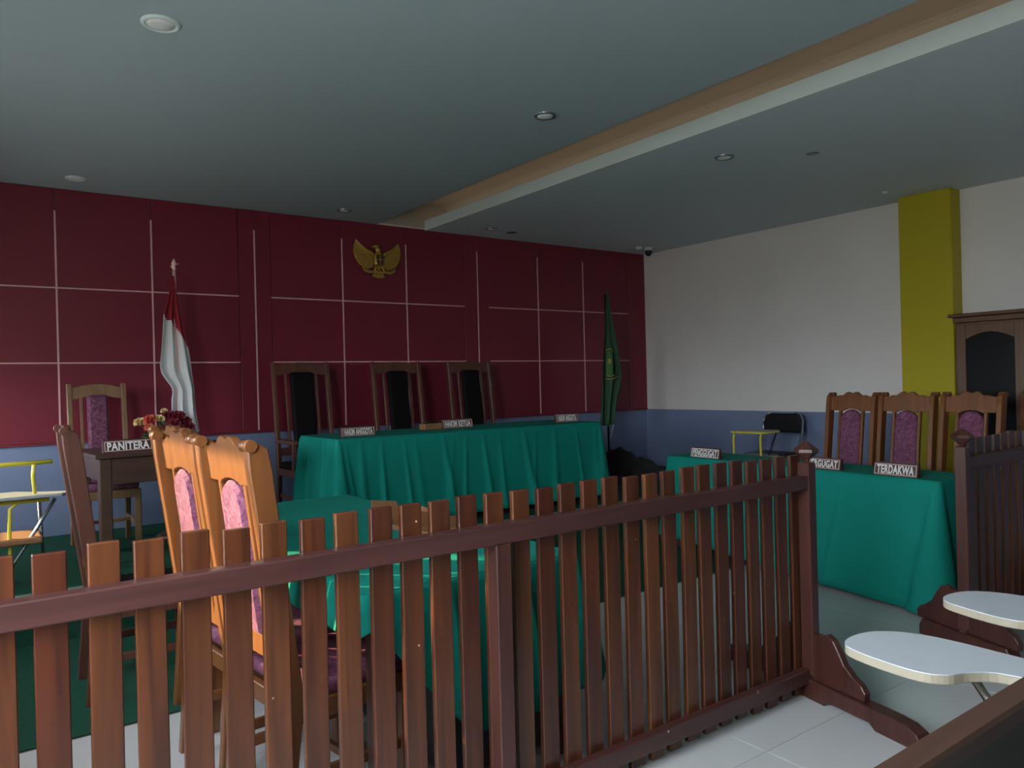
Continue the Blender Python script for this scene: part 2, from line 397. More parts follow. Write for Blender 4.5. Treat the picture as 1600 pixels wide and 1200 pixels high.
def foot_bm(short):
    bm = BM(); h, ln = .085, .56
    half = [(0, 0), (.30, 0), (.335, .03), (ln - .02, .03), (ln, .035)]
    pts = [(-ln, 0.0), (-.36, 0), (-.33, .022), (-.12, .022), (-.10, 0), (.10, 0), (.12, .022), (.33, .022), (.36, 0), (ln, 0.0),
           (ln, .035), (ln - .015, .062), (ln - .06, .08), (ln - .12, h), (-ln + .12, h), (-ln + .06, .08), (-ln + .015, .062), (-ln, .035)]
    if short: pts = [(-.27, 0), (.27, 0), (.27, .05), (.25, h), (-.25, h), (-.27, .05)]
    add_prism(bm, pts, .07, YZ(-.035), bev=.004)
    return bm
def bracket_bm(s):
    bm = BM()
    pts = [(0, .085), (.27, .085), (.275, .12), (.255, .145), (.215, .165), (.17, .20), (.14, .25), (.115, .285), (.08, .30), (.045, .285), (.03, .285), (0, .285)]
    add_prism(bm, [(s * (y + .026), z) for y, z in pts], .034, YZ(-.017), bev=.003)
    return bm
random.seed(4)
YF = 1.90
fence1 = make_fence('picket_fence', 'long reddish-brown wooden picket fence crossing the foreground', -0.3, 3.01, YF, 33, .0993, .128 - .3972,
                    [(1.315, 0), (2.955, 1), (-.33, 1)], -.3, 2.958, [2.982, -.302], -math.radians(13))
# second section beyond the gate gap
make_fence('picket_fence', 'dark shaded picket fence section behind the white writing tablets at right', 4.04, 5.3, 1.735, 12, .0993, 4.13,
           [(4.055, 1), (5.28, 1)], 4.06, 5.30, [4.082, 5.30], -math.radians(20), True)

# ---------------------------------------------------------------- chairs
def rake(z): return -.20 - max(0, z - .45) * .125 if z > .45 else -.20 - (.45 - z) * .09
def carved_chair(label, mat, vel, group):
    """tall carved dining chair, faces local +x, 0.43 wide"""
    t = thing('carved_chair', label, 'chair', group=group)
    W = .215
    for s in (-1, 1):
        bm = BM(); zs = [0, .2, .45, .65, .85, 1.05, 1.16, 1.215, 1.24]
        dp = [.045, .05, .062, .064, .066, .07, .072, .066, .03]
        back = [(rake(z) - d / 2, z) for z, d in zip(zs, dp)]; front = [(rake(z) + d / 2, z) for z, d in zip(zs, dp)]
        front[-1] = (rake(1.24) - .002, 1.243); front[-2] = (rake(1.2) + .028, 1.222)
        add_prism(bm, back + front[::-1], .036, XZ(s * W - (.036 if s > 0 else 0)), bev=.004)
        st = obj('stile', bm, mat, t)
        bm = BM(); add_tube(bm, [(rake(1.235) - .022, s * W - s * .046, 1.232), (rake(1.235) - .022, s * W + s * .006, 1.232)], .019, 10)
        obj('scroll', bm, mat, st)
    # crest with double hump
    bm = BM(); top = []
    for i in range(33):
        y = -.185 + .37 * i / 32; u = abs(y) / .185
        uu = y / .185; hump = .036 * (math.exp(-((uu - .2) / .2) ** 2) + math.exp(-((uu + .2) / .2) ** 2)) + .010 * math.exp(-((u - .60) / .10) ** 2) - .004
        top.append((y, 1.222 + hump ))
    bot = [(.185, 1.105), (.095, 1.105)] + [(.088 * math.cos(a), 1.085 + .035 * math.sin(a)) for a in [PI * k / 8 for k in range(1, 8)]] + [(-.095, 1.105), (-.185, 1.105)]
    t1 = bmesh.new(); add_prism(t1, top + bot, .030, YZ(0), bev=.004)
    for v in t1.verts: v.co.x += rake(v.co.z) - .015
    bm2 = BM(); merge(bm2, t1); obj('crest_rail', bm2, mat, t)
    for s in (-1, 1):
        bm = BM()
        add_prism(bm, [(rake(.60) - .012, .60), (rake(.60) + .012, .60), (rake(1.12) + .012, 1.12), (rake(1.12) - .012, 1.12)], .022, XZ(s * .098 - .011), bev=.003)
        obj('slat', bm, mat, t)
    # pad
    bm = BM()
    pts = [(-.085, .625), (.085, .625), (.085, 1.03)] + [(.085 * math.cos(a), 1.03 + .085 * math.sin(a)) for a in [PI * k / 10 for k in range(1, 10)]] + [(-.085, 1.03)]
    t1 = bmesh.new(); add_prism(t1, pts, .05, YZ(-.025), bev=.014)
    for v in t1.verts: v.co.x += rake(v.co.z)
    merge(bm, t1); obj('back_pad', bm, vel, t)
    bm = BM(); add_box(bm, rake(.58) - .014, rake(.58) + .014, -.185, .185, .555, .625, bev=.003); obj('lower_rail', bm, mat, t)
    seat_base(t, mat, vel, W, .23)
    return t
def seat_base(t, mat, vel, W, xf):
    bm = BM()
    add_box(bm, -.19, xf - .02, -W + .005, -W + .03, .37, .43, bev=.003); add_box(bm, -.19, xf - .02, W - .03, W - .005, .37, .43, bev=.003)
    add_box(bm, xf - .03, xf, -W + .03, W - .03, .37, .43, bev=.003); add_box(bm, -.20, -.175, -W + .03, W - .03, .37, .43, bev=.003)
    obj('seat_frame', bm, mat, t)
    bm = BM(); add_box(bm, -.175, xf + .01, -W + .012, W - .012, .43, .485, bev=.022, seg=3)
    for f in bm.faces: f.smooth = True
    obj('seat', bm, vel, t)
    for s in (-1, 1):
        bm = BM(); add_box(bm, xf - .045, xf, s * W - .042 if s > 0 else -W, W if s > 0 else -W + .042, 0, .43, bev=.005); obj('leg', bm, mat, t)
    bm = BM()
    for s in (-1, 1): add_box(bm, -.20, xf - .02, s * (W - .03) - .011, s * (W - .03) + .011, .17, .205, bev=.003)
    add_box(bm, 0, .022, -W + .03, W - .03, .175, .20, bev=.003)
    obj('stretcher', bm, mat, t)
def post_chair(name, label, mat, vel, group, H, W, arms, pad_w=.085, crest_h=.09, slats=(-1, 1)):
    t = thing(name, label, 'chair', group=group)
    k = H / 1.24
    for s in (-1, 1):
        bm = BM(); zs = [0, .2, .45, .8, 1.05 * k, H]; dp = [.04, .045, .05, .048, .045, .036]
        back = [(rake(z) - d / 2, z) for z, d in zip(zs, dp)]; front = [(rake(z) + d / 2, z) for z, d in zip(zs, dp)]
        add_prism(bm, back + front[::-1], .036, XZ(s * W - (.036 if s > 0 else 0)), bev=.004)
        obj('stile', bm, mat, t)
    iw = W - .035
    top = [(-iw + 2 * iw * i / 16, H - .03 + .028 * math.sin(PI * i / 16)) for i in range(17)]
    bot = [(iw - 2 * iw * i / 16, H - .03 - crest_h + .03 * math.sin(PI * i / 16) ** 2) for i in range(17)]
    t1 = bmesh.new(); add_prism(t1, top + bot, .026, YZ(0), bev=.003)
    for v in t1.verts: v.co.x += rake(v.co.z) - .013
    bm = BM(); merge(bm, t1); obj('crest_rail', bm, mat, t)
    zt = H - .03 - crest_h + .03
    for s in slats:
        bm = BM(); y = s * (pad_w + .035)
        add_prism(bm, [(rake(.56) - .012, .56), (rake(.56) + .012, .56), (rake(zt) + .012, zt), (rake(zt) - .012, zt)], .022, XZ(y - .011), bev=.003)
        obj('slat', bm, mat, t)
    t1 = bmesh.new(); pts = [(-pad_w, .6), (pad_w, .6), (pad_w, zt - .012), (pad_w - .02, zt), (-pad_w + .02, zt), (-pad_w, zt - .012)]
    add_prism(t1, pts, .06, YZ(-.03), bev=.02)
    for v in t1.verts: v.co.x += rake(v.co.z) + .01
    bm = BM(); merge(bm, t1); obj('back_pad', bm, vel, t)
    bm = BM(); add_box(bm, rake(.56) - .014, rake(.56) + .014, -iw, iw, .53, .60, bev=.003); obj('lower_rail', bm, mat, t)
    if arms:
        for s in (-1, 1):
            bm = BM(); y = s * (W - .02)
            add_box(bm, -.20, .20, y - .025, y + .025, .645, .68, bev=.006)
            add_box(bm, .14, .175, y - .016, y + .016, .43, .65, bev=.003)
            obj('armrest', bm, mat, t)
    seat_base(t, mat, vel, W, .23)
    return t

# left row of three sunlit chairs + one with shade put into its colours, facing +x
A = math.radians(6)
def lc(xn, yn, a):    # near stile position at seat level -> chair centre
    return (xn + .2 * math.cos(a) - .215 * math.sin(a), yn + .2 * math.sin(a) + .215 * math.cos(a), 0)
GL = 'carved chairs at the left green table'
c1 = carved_chair('sunlit carved wooden chair nearest the fence, at the left green table', 'chair', 'velvet', GL)
c1.location = lc(.81, 2.26, A); c1.rotation_euler = (0, 0, A)
c2 = dup(c1, 'middle one of the three sunlit carved chairs in a row', lc(.775, 2.75, A), A, GL)
c3 = dup(c1, 'farthest of the three sunlit carved chairs, partly hidden, in front of the flowers', lc(.86, 3.24, A), A, GL)
c4 = carved_chair('carved chair, shade put into its dark brown colour, left of the sunlit row, seen edge-on before the desk', 'chair_d', 'velvet_d', GL)
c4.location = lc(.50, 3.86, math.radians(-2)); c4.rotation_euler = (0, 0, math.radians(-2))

# right row facing -x behind the right table
GR = 'carved chairs behind the right green table'
names = ['carved chair with mauve back pad nearest the yellow folding-frame desk, behind the right table',
         'middle carved chair behind the right table, right behind the last sign',
         'carved chair behind the right table in front of the yellow pilaster',
         'carved chair at the right edge of the picture in front of the cabinet']
for k, (yy, nm_) in enumerate(zip((3.345, 2.90, 2.46, 2.08), names)):
    dup(c1, nm_, (5.52 if k < 3 else 5.95, yy, 0), PI + math.radians((-4, -3, -6, -4)[k]), GR)

# judges' armchairs on the dais, facing -y
GJ = 'tall judges armchairs on the dais'
j1 = post_chair('judge_armchair', 'left dark judge armchair with its arm and leg showing beside the long green table', 'chair_d', 'velvet_d', GJ, 1.35, .265, True, pad_w=.105)
j1.location = (2.50, 6.33, .28); j1.rotation_euler = (0, 0, -PI / 2)
dup(j1, 'middle dark judge armchair behind the centre sign of the long table', (3.455, 6.33, .28), -PI / 2, GJ)
dup(j1, 'right dark judge armchair at the long green table', (4.30, 6.33, .28), -PI / 2, GJ)
# clerk's chair
cc = post_chair('clerk_chair', 'pale wooden chair with rounded mauve pad behind the brown desk', 'chair_p', 'velvet', None, 1.19, .20, False, pad_w=.072, crest_h=.085, slats=(-1,))
cc.location = (.86, 6.22, .28); cc.rotation_euler = (0, 0, -PI / 2)

# ---------------------------------------------------------------- tables and cloths
def table(name, label, cx, cy, z0, lx, ly, h, rz=0.0, mat='desk'):
    t = thing(name, label, 'table', (cx, cy, z0), rz)
    boxo('tabletop', (-lx / 2, lx / 2, -ly / 2, ly / 2, h - .03, h), mat, t, bev=.004)
    bm = BM(); a, b_ = lx / 2 - .06, ly / 2 - .06
    add_box(bm, -a, a, -b_ - .01, -b_ + .01, h - .11, h - .03); add_box(bm, -a, a, b_ - .01, b_ + .01, h - .11, h - .03)
    add_box(bm, -a - .01, -a + .01, -b_, b_, h - .11, h - .03); add_box(bm, a - .01, a + .01, -b_, b_, h - .11, h - .03)
    obj('apron', bm, mat, t)
    for sx in (-1, 1):
        for sy in (-1, 1):
            boxo('leg', (sx * a - .027, sx * a + .027, sy * b_ - .027, sy * b_ + .027, 0, h - .03), mat, t, bev=.004)
    return t
def drape(name, label, cx, cy, z0, lx, ly, h, hem, rz, seed, flare, group=None, fold=.035, dens=.2):
    """cloth over a box table: hem(side, u) -> hem height above z0; sides 0:-y 1:+x 2:+y 3:-x; flare the same"""
    rnd = random.Random(seed)
    a, b_ = lx / 2 + .004, ly / 2 + .004; R = .02
    P = []
    def arc(cx_, cy_, a0):
        for k in range(1, 6): 
            th = a0 + PI / 2 * k / 6
            P.append((cx_ + R * math.cos(th), cy_ + R * math.sin(th), math.cos(th), math.sin(th)))
    def line(x0, y0, x1, y1, nx, ny):
        n_ = max(2, int(math.hypot(x1 - x0, y1 - y0) / .012))
        for k in range(n_ + 1): P.append((x0 + (x1 - x0) * k / n_, y0 + (y1 - y0) * k / n_, nx, ny))
    line(-a + R, -b_, a - R, -b_, 0, -1); arc(a - R, -b_ + R, -PI / 2)
    line(a, -b_ + R, a, b_ - R, 1, 0); arc(a - R, b_ - R, 0)
    line(a - R, b_, -a + R, b_, 0, 1); arc(-a + R, b_ - R, PI / 2)
    line(-a, b_ - R, -a, -b_ + R, -1, 0); arc(-a + R, -b_ + R, PI)
    N = len(P); acc = [0.0]
    for i in range(N): acc.append(acc[-1] + math.hypot(P[(i + 1) % N][0] - P[i][0], P[(i + 1) % N][1] - P[i][1]))
    tot = acc[-1]
    def side_u(p):
        x, y, nx, ny = p
        ux, uy = min(1, max(0, x / lx + .5)), min(1, max(0, y / ly + .5)); wts = [max(0, -ny), max(0, nx), max(0, ny), max(0, -nx)]
        return [(wt ** 2, s, (ux if s in (0, 2) else uy)) for s, wt in enumerate(wts) if wt > 1e-6]
    folds = []; c = 0.0
    while c < tot:
        c += rnd.uniform(.5, 1.5) * dens
        folds.append((c, rnd.uniform(-.10, .10), rnd.uniform(.018, .05), rnd.uniform(.35, 1.0)))
    corners = []
    s0 = [lx - 2 * R, lx - 2 * R + ly, 2 * lx - 2 * R + ly, 2 * (lx + ly) - 2 * R]
    for cnr in [lx - R, lx + ly - R, 2 * lx + ly - R, 2 * (lx + ly) - R]: corners.append(cnr * tot / (2 * (lx + ly)))
    for cn in corners: folds.append((cn, rnd.uniform(-.04, .04), .06, 2.0))
    rows = [0, .01, .025, .05] + [.05 + .95 * k / 16 for k in range(1, 17)]
    bm = BM(); ring = []
    for r, s in enumerate(rows):
        cur = []
        for i, p in enumerate(P):
            su = side_u(p); wsum = sum(q[0] for q in su)
            hz = sum(q[0] * hem(q[1], q[2]) for q in su) / wsum; fl = sum(q[0] * flare(q[1], q[2]) for q in su) / wsum
            f = 0
            for c_, dr, wd, hh in folds:
                d = acc[i] - (c_ + dr * s); d = (d + tot / 2) % tot - tot / 2
                wd2 = wd * (.35 + .65 * s)
                if abs(d) < 3.2 * wd2: f += hh * math.exp(-(d / wd2) ** 2)
            depth = (h - hz)
            off = .006 * min(1, s * 30) + fl * s + fold * min(1.6, f) * (s ** .75) * min(1, depth / .4)
            z = h + .004 - s * depth - (0 if s > .0 else 0)
            cur.append(bm.verts.new((p[0] + p[2] * off, p[1] + p[3] * off, z)))
        ring.append(cur)
    for A_, B_ in zip(ring, ring[1:]):
        for i in range(N):
            f = bm.faces.new((A_[i], A_[(i + 1) % N], B_[(i + 1) % N], B_[i])); f.smooth = True
    topv = [bm.verts.new(v.co) for v in ring[0]]
    bm.faces.new(topv)
    o = obj(name, bm, 'cloth', None, keep_normals=True)
    o.location = (cx, cy, z0); o.rotation_euler = (0, 0, rz)
    md = o.modifiers.new('thickness', 'SOLIDIFY'); md.thickness = .003; md.offset = 1
    return tag(o, label, 'tablecloth', group)

# judges' table
table('judges_table', 'long judges table hidden under its green cloth on the dais', 3.575, 5.67, .28, 2.62, .74, .72)
drape('tablecloth', 'long green pleated tablecloth over the judges table on the dais', 3.575, 5.67, .28, 2.62, .74, .723,
      lambda s, u: .05 if s == 0 else .04, 0, 11, lambda s, u: .03, fold=.04, dens=.17)
# left table
table('side_table', 'table under the green cloth beside the sunlit chairs', 1.44, 3.22, 0, .86, 2.08, .745)
def hemL(s, u):
    if s == 0: return max(.22, .66 - 1.05 * u) if u < .5 else .22 + .25 * max(0, u - .75)
    if s == 3: return .60
    if s == 1: return .35 - .08 * u
    return .35
pd = boxo('black_filler', (-.10, .39, -.98, .96, .04, .70), 'black', bpy.data.objects['side_table'], bev=.004)  # black box added to fill the space under the table top
drape('tablecloth', 'green cloth over the left table beside the sunlit chairs, behind the fence', 1.44, 3.22, 0, .86, 2.08, .748, hemL, 0, 5,
      lambda s, u: .02, fold=.05, dens=.25)
# right table
RT = math.radians(-4.2)
rcx, rcy = 4.967, 3.25
table('side_table', 'long table under the green cloth before the right wall chairs', rcx, rcy, 0, .46, 2.26, .745, RT)
def hemR(s, u):
    if s == 3: return .012 + .09 * u ** 1.5
    if s == 0: return .015
    return .05
drape('tablecloth', 'green cloth over the long right table with two signs, sweeping the tiles', rcx, rcy, 0, .46, 2.26, .748, hemR, RT, 23,
      lambda s, u: (.13 * (1 - u) ** .7 + .05) if s == 3 else .05, fold=.03, dens=.45)

# clerk's desk
dk = thing('clerk_desk', 'dark brown wooden desk with deep apron behind the shaded chair', 'desk', (1.14, 5.80, .28), math.radians(4))
boxo('tabletop', (-.47, .55, -.37, .33, .70, .73), 'desk', dk, bev=.004)
bm = BM(); add_box(bm, -.44, .52, -.35, -.33, .53, .70, bev=.003); obj('front_apron', bm, 'desk', dk)
for x in (-.44, .50): boxo('side_apron', (x, x + .02, -.285, .25, .56, .70), 'desk', dk)
for x in (-.445, .465):
    for y in (-.355, .25):
        boxo('leg', (x, x + .07, y, y + .07, 0, .70), 'desk', dk, bev=.005)

# ---------------------------------------------------------------- signs
def text_bm(txt, w_, h_, depth):
    cu = bpy.data.curves.new('t', 'FONT'); cu.body = txt; cu.extrude = depth / 2; cu.offset = .03; cu.size = 1.0
    cu.align_x = 'CENTER'; cu.align_y = 'CENTER'; cu.resolution_u = 3; cu.space_character = 1.08
    o = bpy.data.objects.new('t', cu); COL.objects.link(o); bpy.context.view_layer.update()
    me = bpy.data.meshes.new_from_object(o.evaluated_get(bpy.context.evaluated_depsgraph_get()))
    bpy.data.objects.remove(o); bpy.data.curves.remove(cu)
    bm = BM(); bm.from_mesh(me); bpy.data.meshes.remove(me)
    xs_ = [v.co.x for v in bm.verts]; ys_ = [v.co.y for v in bm.verts]
    cx_, cy_ = (min(xs_) + max(xs_)) / 2, (min(ys_) + max(ys_)) / 2; sx, sy = w_ / (max(xs_) - min(xs_)), h_ / (max(ys_) - min(ys_))
    for v in bm.verts: v.co.x = (v.co.x - cx_) * sx; v.co.y = (v.co.y - cy_) * sy
    return bm
def sign(txt, label, loc, rz, w_=.28, h_=.075, border='signline', body='signwood'):
    t = thing('name_sign', label, 'sign', loc, rz, 'wooden name signs on the court tables')
    bm = BM(); tl = math.radians(12)
    add_prism(bm, [(-.022, 0), (.028, 0), (.012, h_), (-.022 + h_ * math.tan(tl), h_)], w_, AX((-w_ / 2, 0, 0), (0, 1, 0), (0, 0, 1), (1, 0, 0)), bev=.003)
    obj('body', bm, body, t)
    # plane of the sloping face
    fm = AX((0, -.022 + h_ / 2 * math.tan(tl), h_ / 2), (1, 0, 0), (0, math.sin(tl), math.cos(tl)), (0, -math.cos(tl), math.sin(tl)))
    bm = BM(); a, c, e = w_ / 2 - .008, h_ / 2 - .008, .0055
    for q in ((-a, a, c - e, c), (-a, a, -c, -c + e), (-a, -a + e, -c, c), (a - e, a, -c, c)):
        add_box(bm, q[0], q[1], q[2], q[3], -.001, .0025)
    bmesh.ops.transform(bm, matrix=fm, verts=bm.verts); obj('border', bm, border, t)
    bm = text_bm(txt, w_ - .048, h_ - .030, .004)
    bmesh.ops.transform(bm, matrix=fm @ Matrix.Translation((0, 0, .001)), verts=bm.verts); obj('lettering', bm, 'letter', t)
    return t
ZJ = 1.008
sign('HAKIM ANGGOTA', 'dark sign lettered HAKIM ANGGOTA at the left end of the judges table', (2.53, 5.52, ZJ), 0, .285, .078)
sign('HAKIM KETUA', 'dark sign lettered HAKIM KETUA at the middle of the judges table', (3.57, 5.72, ZJ), 0, .31, .082)
sign('HAKIM ANGGOTA', 'dark sign lettered HAKIM ANGGOTA at the right end of the judges table', (4.68, 5.54, ZJ), math.radians(-8), .25, .085)
sign('PANITERA', 'sign lettered PANITERA on the brown clerk desk', (.90, 5.50, 1.011), math.radians(4), .30, .082)
rs = RT - PI / 2
sign('PENGGUGAT', 'pale-bordered sign lettered PENGGUGAT at the far end of the right table', (4.848, 4.02, .752), rs, .305, .085, border='letter')
sign('TERGUGAT', 'sign lettered TERGUGAT partly hidden by the fence end post', (4.785, 2.955, .752), rs, .28, .08)
sign('TERDAKWA', 'sign lettered TERDAKWA on the near end of the right table', (4.735, 2.43, .752), rs, .29, .085)
# small box of tissues beside the centre sign
bm = BM(); add_box(bm, -.09, .09, -.05, .05, 0, .055, bev=.006)
tb = thing('tissue_box', 'small brown box beside the centre sign on the judges table', 'box', (3.32, 5.75, ZJ))
obj('body', bm, 'card', tb)
bm = BM()
for k in range(5): add_box(bm, -.06 + .025 * k, -.045 + .025 * k, -.03, .03, .055, .068 + .004 * (k % 2))
obj('tissue', bm, 'blackcloth', tb)

# open brown carton on the left table
bx = thing('open_carton', 'open brown carton with flaps standing up on the left green table', 'box', (1.67, 3.03, .752), math.radians(6))
bm = BM(); a, c = .10, .22
for q in ((-a, a, -c, -c + .005, 0, .025), (-a, a, c - .005, c, 0, .025), (-a, -a + .005, -c, c, 0, .025), (a - .005, a, -c, c, 0, .025), (-a, a, -c, c, 0, .005)):
    add_box(bm, *q)
obj('carton_body', bm, 'card', bx)
def flap(pts, o, x, y, z, th=.005):
    bm = BM(); add_prism(bm, pts, th, AX(o, x, y, z)); return obj('flap', bm, 'card', bx)
flap([(0, 0), (.15, 0), (.145, .075), (.01, .095)], (-a, c, .022), (1, 0, 0), (0, .25, .97), (0, .97, -.25))
flap([(0, 0), (.15, 0), (.14, .05), (.01, .055)], (a, c - .02, .022), (0, -1, 0), (.45, 0, .89), (.89, 0, -.45))
flap([(0, 0), (.12, 0), (.115, .055), (.01, .07)], (-.02, .03, .005), (1, 0, 0), (0, -.1, .99), (0, -.99, -.1))
flap([(0, 0), (.12, 0), (.115, .05), (.01, .06)], (-.02, -.19, .022), (1, 0, 0), (0, -.25, .97), (0, -.97, -.25))

# ---------------------------------------------------------------- flags
def interp(tab, z):
    for (z0, *a), (z1, *c) in zip(tab, tab[1:]):
        if z0 >= z >= z1:
            u = (z0 - z) / (z0 - z1); return [p + (q - p) * u for p, q in zip(a, c)]
    return list(tab[-1][1:]) if z < tab[-1][0] else list(tab[0][1:])
def flag_mesh(tab, keep, nz=60, nx=26, amp=.045, waves=2.6, y0=0.0):
    """draped cloth: rows of z with left/right x; folds run in depth"""
    bm = BM(); zt, zb = tab[0][0], tab[-1][0]; g = []
    for i in range(nz + 1):
        z = zt + (zb - zt) * i / nz; xl, xr = interp(tab, z); row = []
        for j in range(nx + 1):
            u = j / nx; wv = math.sin(u * waves * 2 * PI + .6 + 1.1 * i / nz)
            row.append(bm.verts.new((xl + (xr - xl) * u, y0 - amp * (xr - xl) / .25 * (wv + .35 * math.sin(u * 17 + i * .12)), z + .01 * math.sin(u * 9) * (i / nz))))
        g.append(row)
    for i in range(nz):
        for j in range(nx):
            if keep((j + .5) / nx, (g[i][j].co.z + g[i + 1][j].co.z) / 2, g[i][j].co.x):
                f = bm.faces.new((g[i][j], g[i][j + 1], g[i + 1][j + 1], g[i + 1][j])); f.smooth = True
    for v in [v for v in bm.verts if not v.link_faces]: bm.verts.remove(v)
    return bm
def flag_stand(t, h, mat, base):
    bm = BM(); add_tube(bm, [(0, 0, .02), (0, 0, h)], .013, 10); obj('pole', bm, mat, t)
    bm = BM(); add_lathe(bm, [(.17, 0), (.17, .025), (.14, .04), (.05, .06), (.028, .12), (.02, .2)], 20); obj('base', bm, base, t)
fl = thing('national_flag', 'red and white flag hanging on a pole left of the judges table', 'flag', (1.375, 6.25, .28))
flag_stand(fl, 2.05, 'strip', 'desk')
tab = [(2.001, -0.023, -0.007), (1.805, -0.062, 0.016), (1.697, -0.095, 0.037), (1.436, -0.117, 0.09), (1.313, -0.131, 0.106), (1.254, -0.121, 0.111), (1.205, -0.09, 0.117), (1.146, -0.05, 0.123), (1.107, -0.044, 0.126), (1.058, -0.054, 0.127), (0.945, -0.057, 0.136), (0.896, -0.019, 0.14), (0.847, 0.049, 0.146), (0.793, 0.117, 0.149)]
BD = [(-0.092, 1.697), (-0.025, 1.633), (0.09, 1.436)]
def bound(x):
    (xa, za), (xb, zb), (xc, zc) = BD
    return za + (zb - za) * (x - xa) / (xb - xa) if x < xb else zb + (zc - zb) * (x - xb) / (xc - xb)
for nm_, mt, kp in (('red_half', 'flagred', lambda u, z, x: z > bound(x)), ('white_half', 'flagwhite', lambda u, z, x: z <= bound(x))):
    obj(nm_, flag_mesh(tab, kp, y0=-.03), mt, fl)
bm = BM(); add_lathe(bm, [(.010, 2.05), (.016, 2.06), (.008, 2.075), (.02, 2.095), (.014, 2.115), (.002, 2.14)], 10)
add_tube(bm, [(-.02, 0, 2.07), (.0, 0, 2.09), (.035, 0, 2.10)], [.008, .01, .004], 6); obj('finial', bm, 'strip', fl)

fg = thing('court_flag', 'dark green flag with round emblem on a black pole in the room corner', 'flag', (6.03, 6.40, .28))
flag_stand(fg, 2.10, 'black', 'black')
tab = [(2.17, -.004, .006), (1.75, -.055, .075), (1.42, -.10, .13), (1.17, -.125, .165), (1.12, -.13, .155), (.9, -.14, .10), (.60, -.155, .06)]
obj('cloth', flag_mesh(tab, lambda u, z, x: True, amp=.04, waves=2.2, y0=-.03), 'flaggreen', fg)
bm = BM(); add_prism(bm, [(.06, 1.15), (.17, 1.15), (.165, .95), (.135, .80), (.06, .62), (.03, .75), (.05, .95)], .01, XZ(-.02)); obj('lining', bm, 'flagbrown', fg)
bm = BM()
pts = [(-.115, 1.17), (-.03, 1.17), (-.02, 1.30), (-.03, 1.43), (-.06, 1.46), (-.10, 1.44), (-.115, 1.30)]
add_prism(bm, pts, .012, XZ(-.125)); em = obj('emblem', bm, 'flagemb', fg)
bm = BM(); add_tube(bm, [(-.13, -.135, 1.455), (-.06, -.135, 1.475), (-.022, -.135, 1.43)], .006, 6)
add_tube(bm, [(-.135, -.135, 1.13), (-.06, -.14, 1.125), (.02, -.125, 1.15), (.165, -.06, 1.17)], .007, 6)
add_tube(bm, [(-.13, -.135, 1.165), (-.06, -.14, 1.16), (.0, -.13, 1.175)], .006, 6)
add_ball(bm, (-.075, -.128, 1.33), .03, .006, .035); obj('gold_fringe', bm, 'flagline', em)
bm = BM(); add_tube(bm, [(.05, -.05, .66), (.01, -.06, .56), (-.02, -.06, .46)], .006, 6); obj('cord', bm, 'letter', fg)

# unseen warm fill light added to brighten the ceiling cove
l_ = bpy.data.lights.new('cove_fill_light', 'AREA'); l_.shape = 'RECTANGLE'; l_.size = .05; l_.size_y = 9.6; l_.energy = 0.2; l_.color = (1.0, .80, .58)
o_ = bpy.data.objects.new('cove_fill_light', l_); COL.objects.link(o_); o_.location = (4.13, 2.1, 3.07); o_.rotation_euler = (PI, 0, 0)

# black cloth heap at the flag's foot
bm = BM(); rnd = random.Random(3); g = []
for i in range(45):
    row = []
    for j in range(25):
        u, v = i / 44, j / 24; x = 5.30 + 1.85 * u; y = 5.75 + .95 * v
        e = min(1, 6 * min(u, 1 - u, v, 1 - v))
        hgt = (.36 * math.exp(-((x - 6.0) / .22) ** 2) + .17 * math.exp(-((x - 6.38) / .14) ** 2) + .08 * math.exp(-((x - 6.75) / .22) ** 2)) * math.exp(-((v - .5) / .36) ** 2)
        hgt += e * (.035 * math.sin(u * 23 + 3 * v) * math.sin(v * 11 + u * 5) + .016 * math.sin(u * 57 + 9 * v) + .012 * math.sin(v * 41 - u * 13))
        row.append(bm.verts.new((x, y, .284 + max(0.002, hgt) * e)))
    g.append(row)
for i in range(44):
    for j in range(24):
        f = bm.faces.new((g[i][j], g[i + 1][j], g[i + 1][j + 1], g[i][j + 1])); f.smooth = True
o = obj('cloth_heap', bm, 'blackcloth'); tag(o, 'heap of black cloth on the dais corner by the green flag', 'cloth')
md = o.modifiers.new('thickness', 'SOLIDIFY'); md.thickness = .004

# ---------------------------------------------------------------- emblem on the wall
gz = thing('eagle_emblem', 'gold eagle emblem with spread wings on the red wall', 'emblem', (3.455, YW - .025, 2.66))
gz.scale = (1.15, 1, 1.06)
def wing(s):
    bm = BM()
    W0 = [(.205, .185), (.222, .13), (.226, .07), (.212, .01), (.18, -.045), (.14, -.075), (.09, -.09), (.045, -.055), (.035, .02), (.06, .055), (.105, .075), (.15, .10), (.18, .14)]
    add_prism(bm, [(s * x, z) for x, z in W0], .012, XZ(-.014), bev=.003)
    for k in range(8):          # long feathers lying on the wing, fanning from the shoulder
        t_ = k / 7; tipx, tipz = [(.205, .175), (.217, .12), (.220, .07), (.207, .018), (.178, -.035), (.14, -.065), (.10, -.08), (.065, -.075)][k]
        ox, oz = .045 + .05 * (1 - t_), .03 + .03 * (1 - t_) - .03 * t_
        d = Vector((tipx - ox, tipz - oz)); L_ = d.length; d.normalize(); nrm = Vector((-d.y, d.x)); w_ = .013
        pts = [Vector((ox, oz)) + d * L_ * a + nrm * w_ * b_ for a, b_ in ((0, .6), (.5, 1), (.85, .9), (1.0, .15), (1.0, -.15), (.85, -.9), (.5, -1), (0, -.6))]
        add_prism(bm, [(s * p.x, p.y) for p in pts], .007, XZ(-.020 - .0006 * k), bev=.002)
    add_tube(bm, [(s * .03, -.022, .03), (s * .075, -.026, .068), (s * .13, -.024, .098), (s * .175, -.018, .145), (s * .205, -.012, .19)], [.016, .018, .015, .010, .003], 8)
    return bm
for s in (-1, 1): obj('wing', wing(s), 'gold', gz)
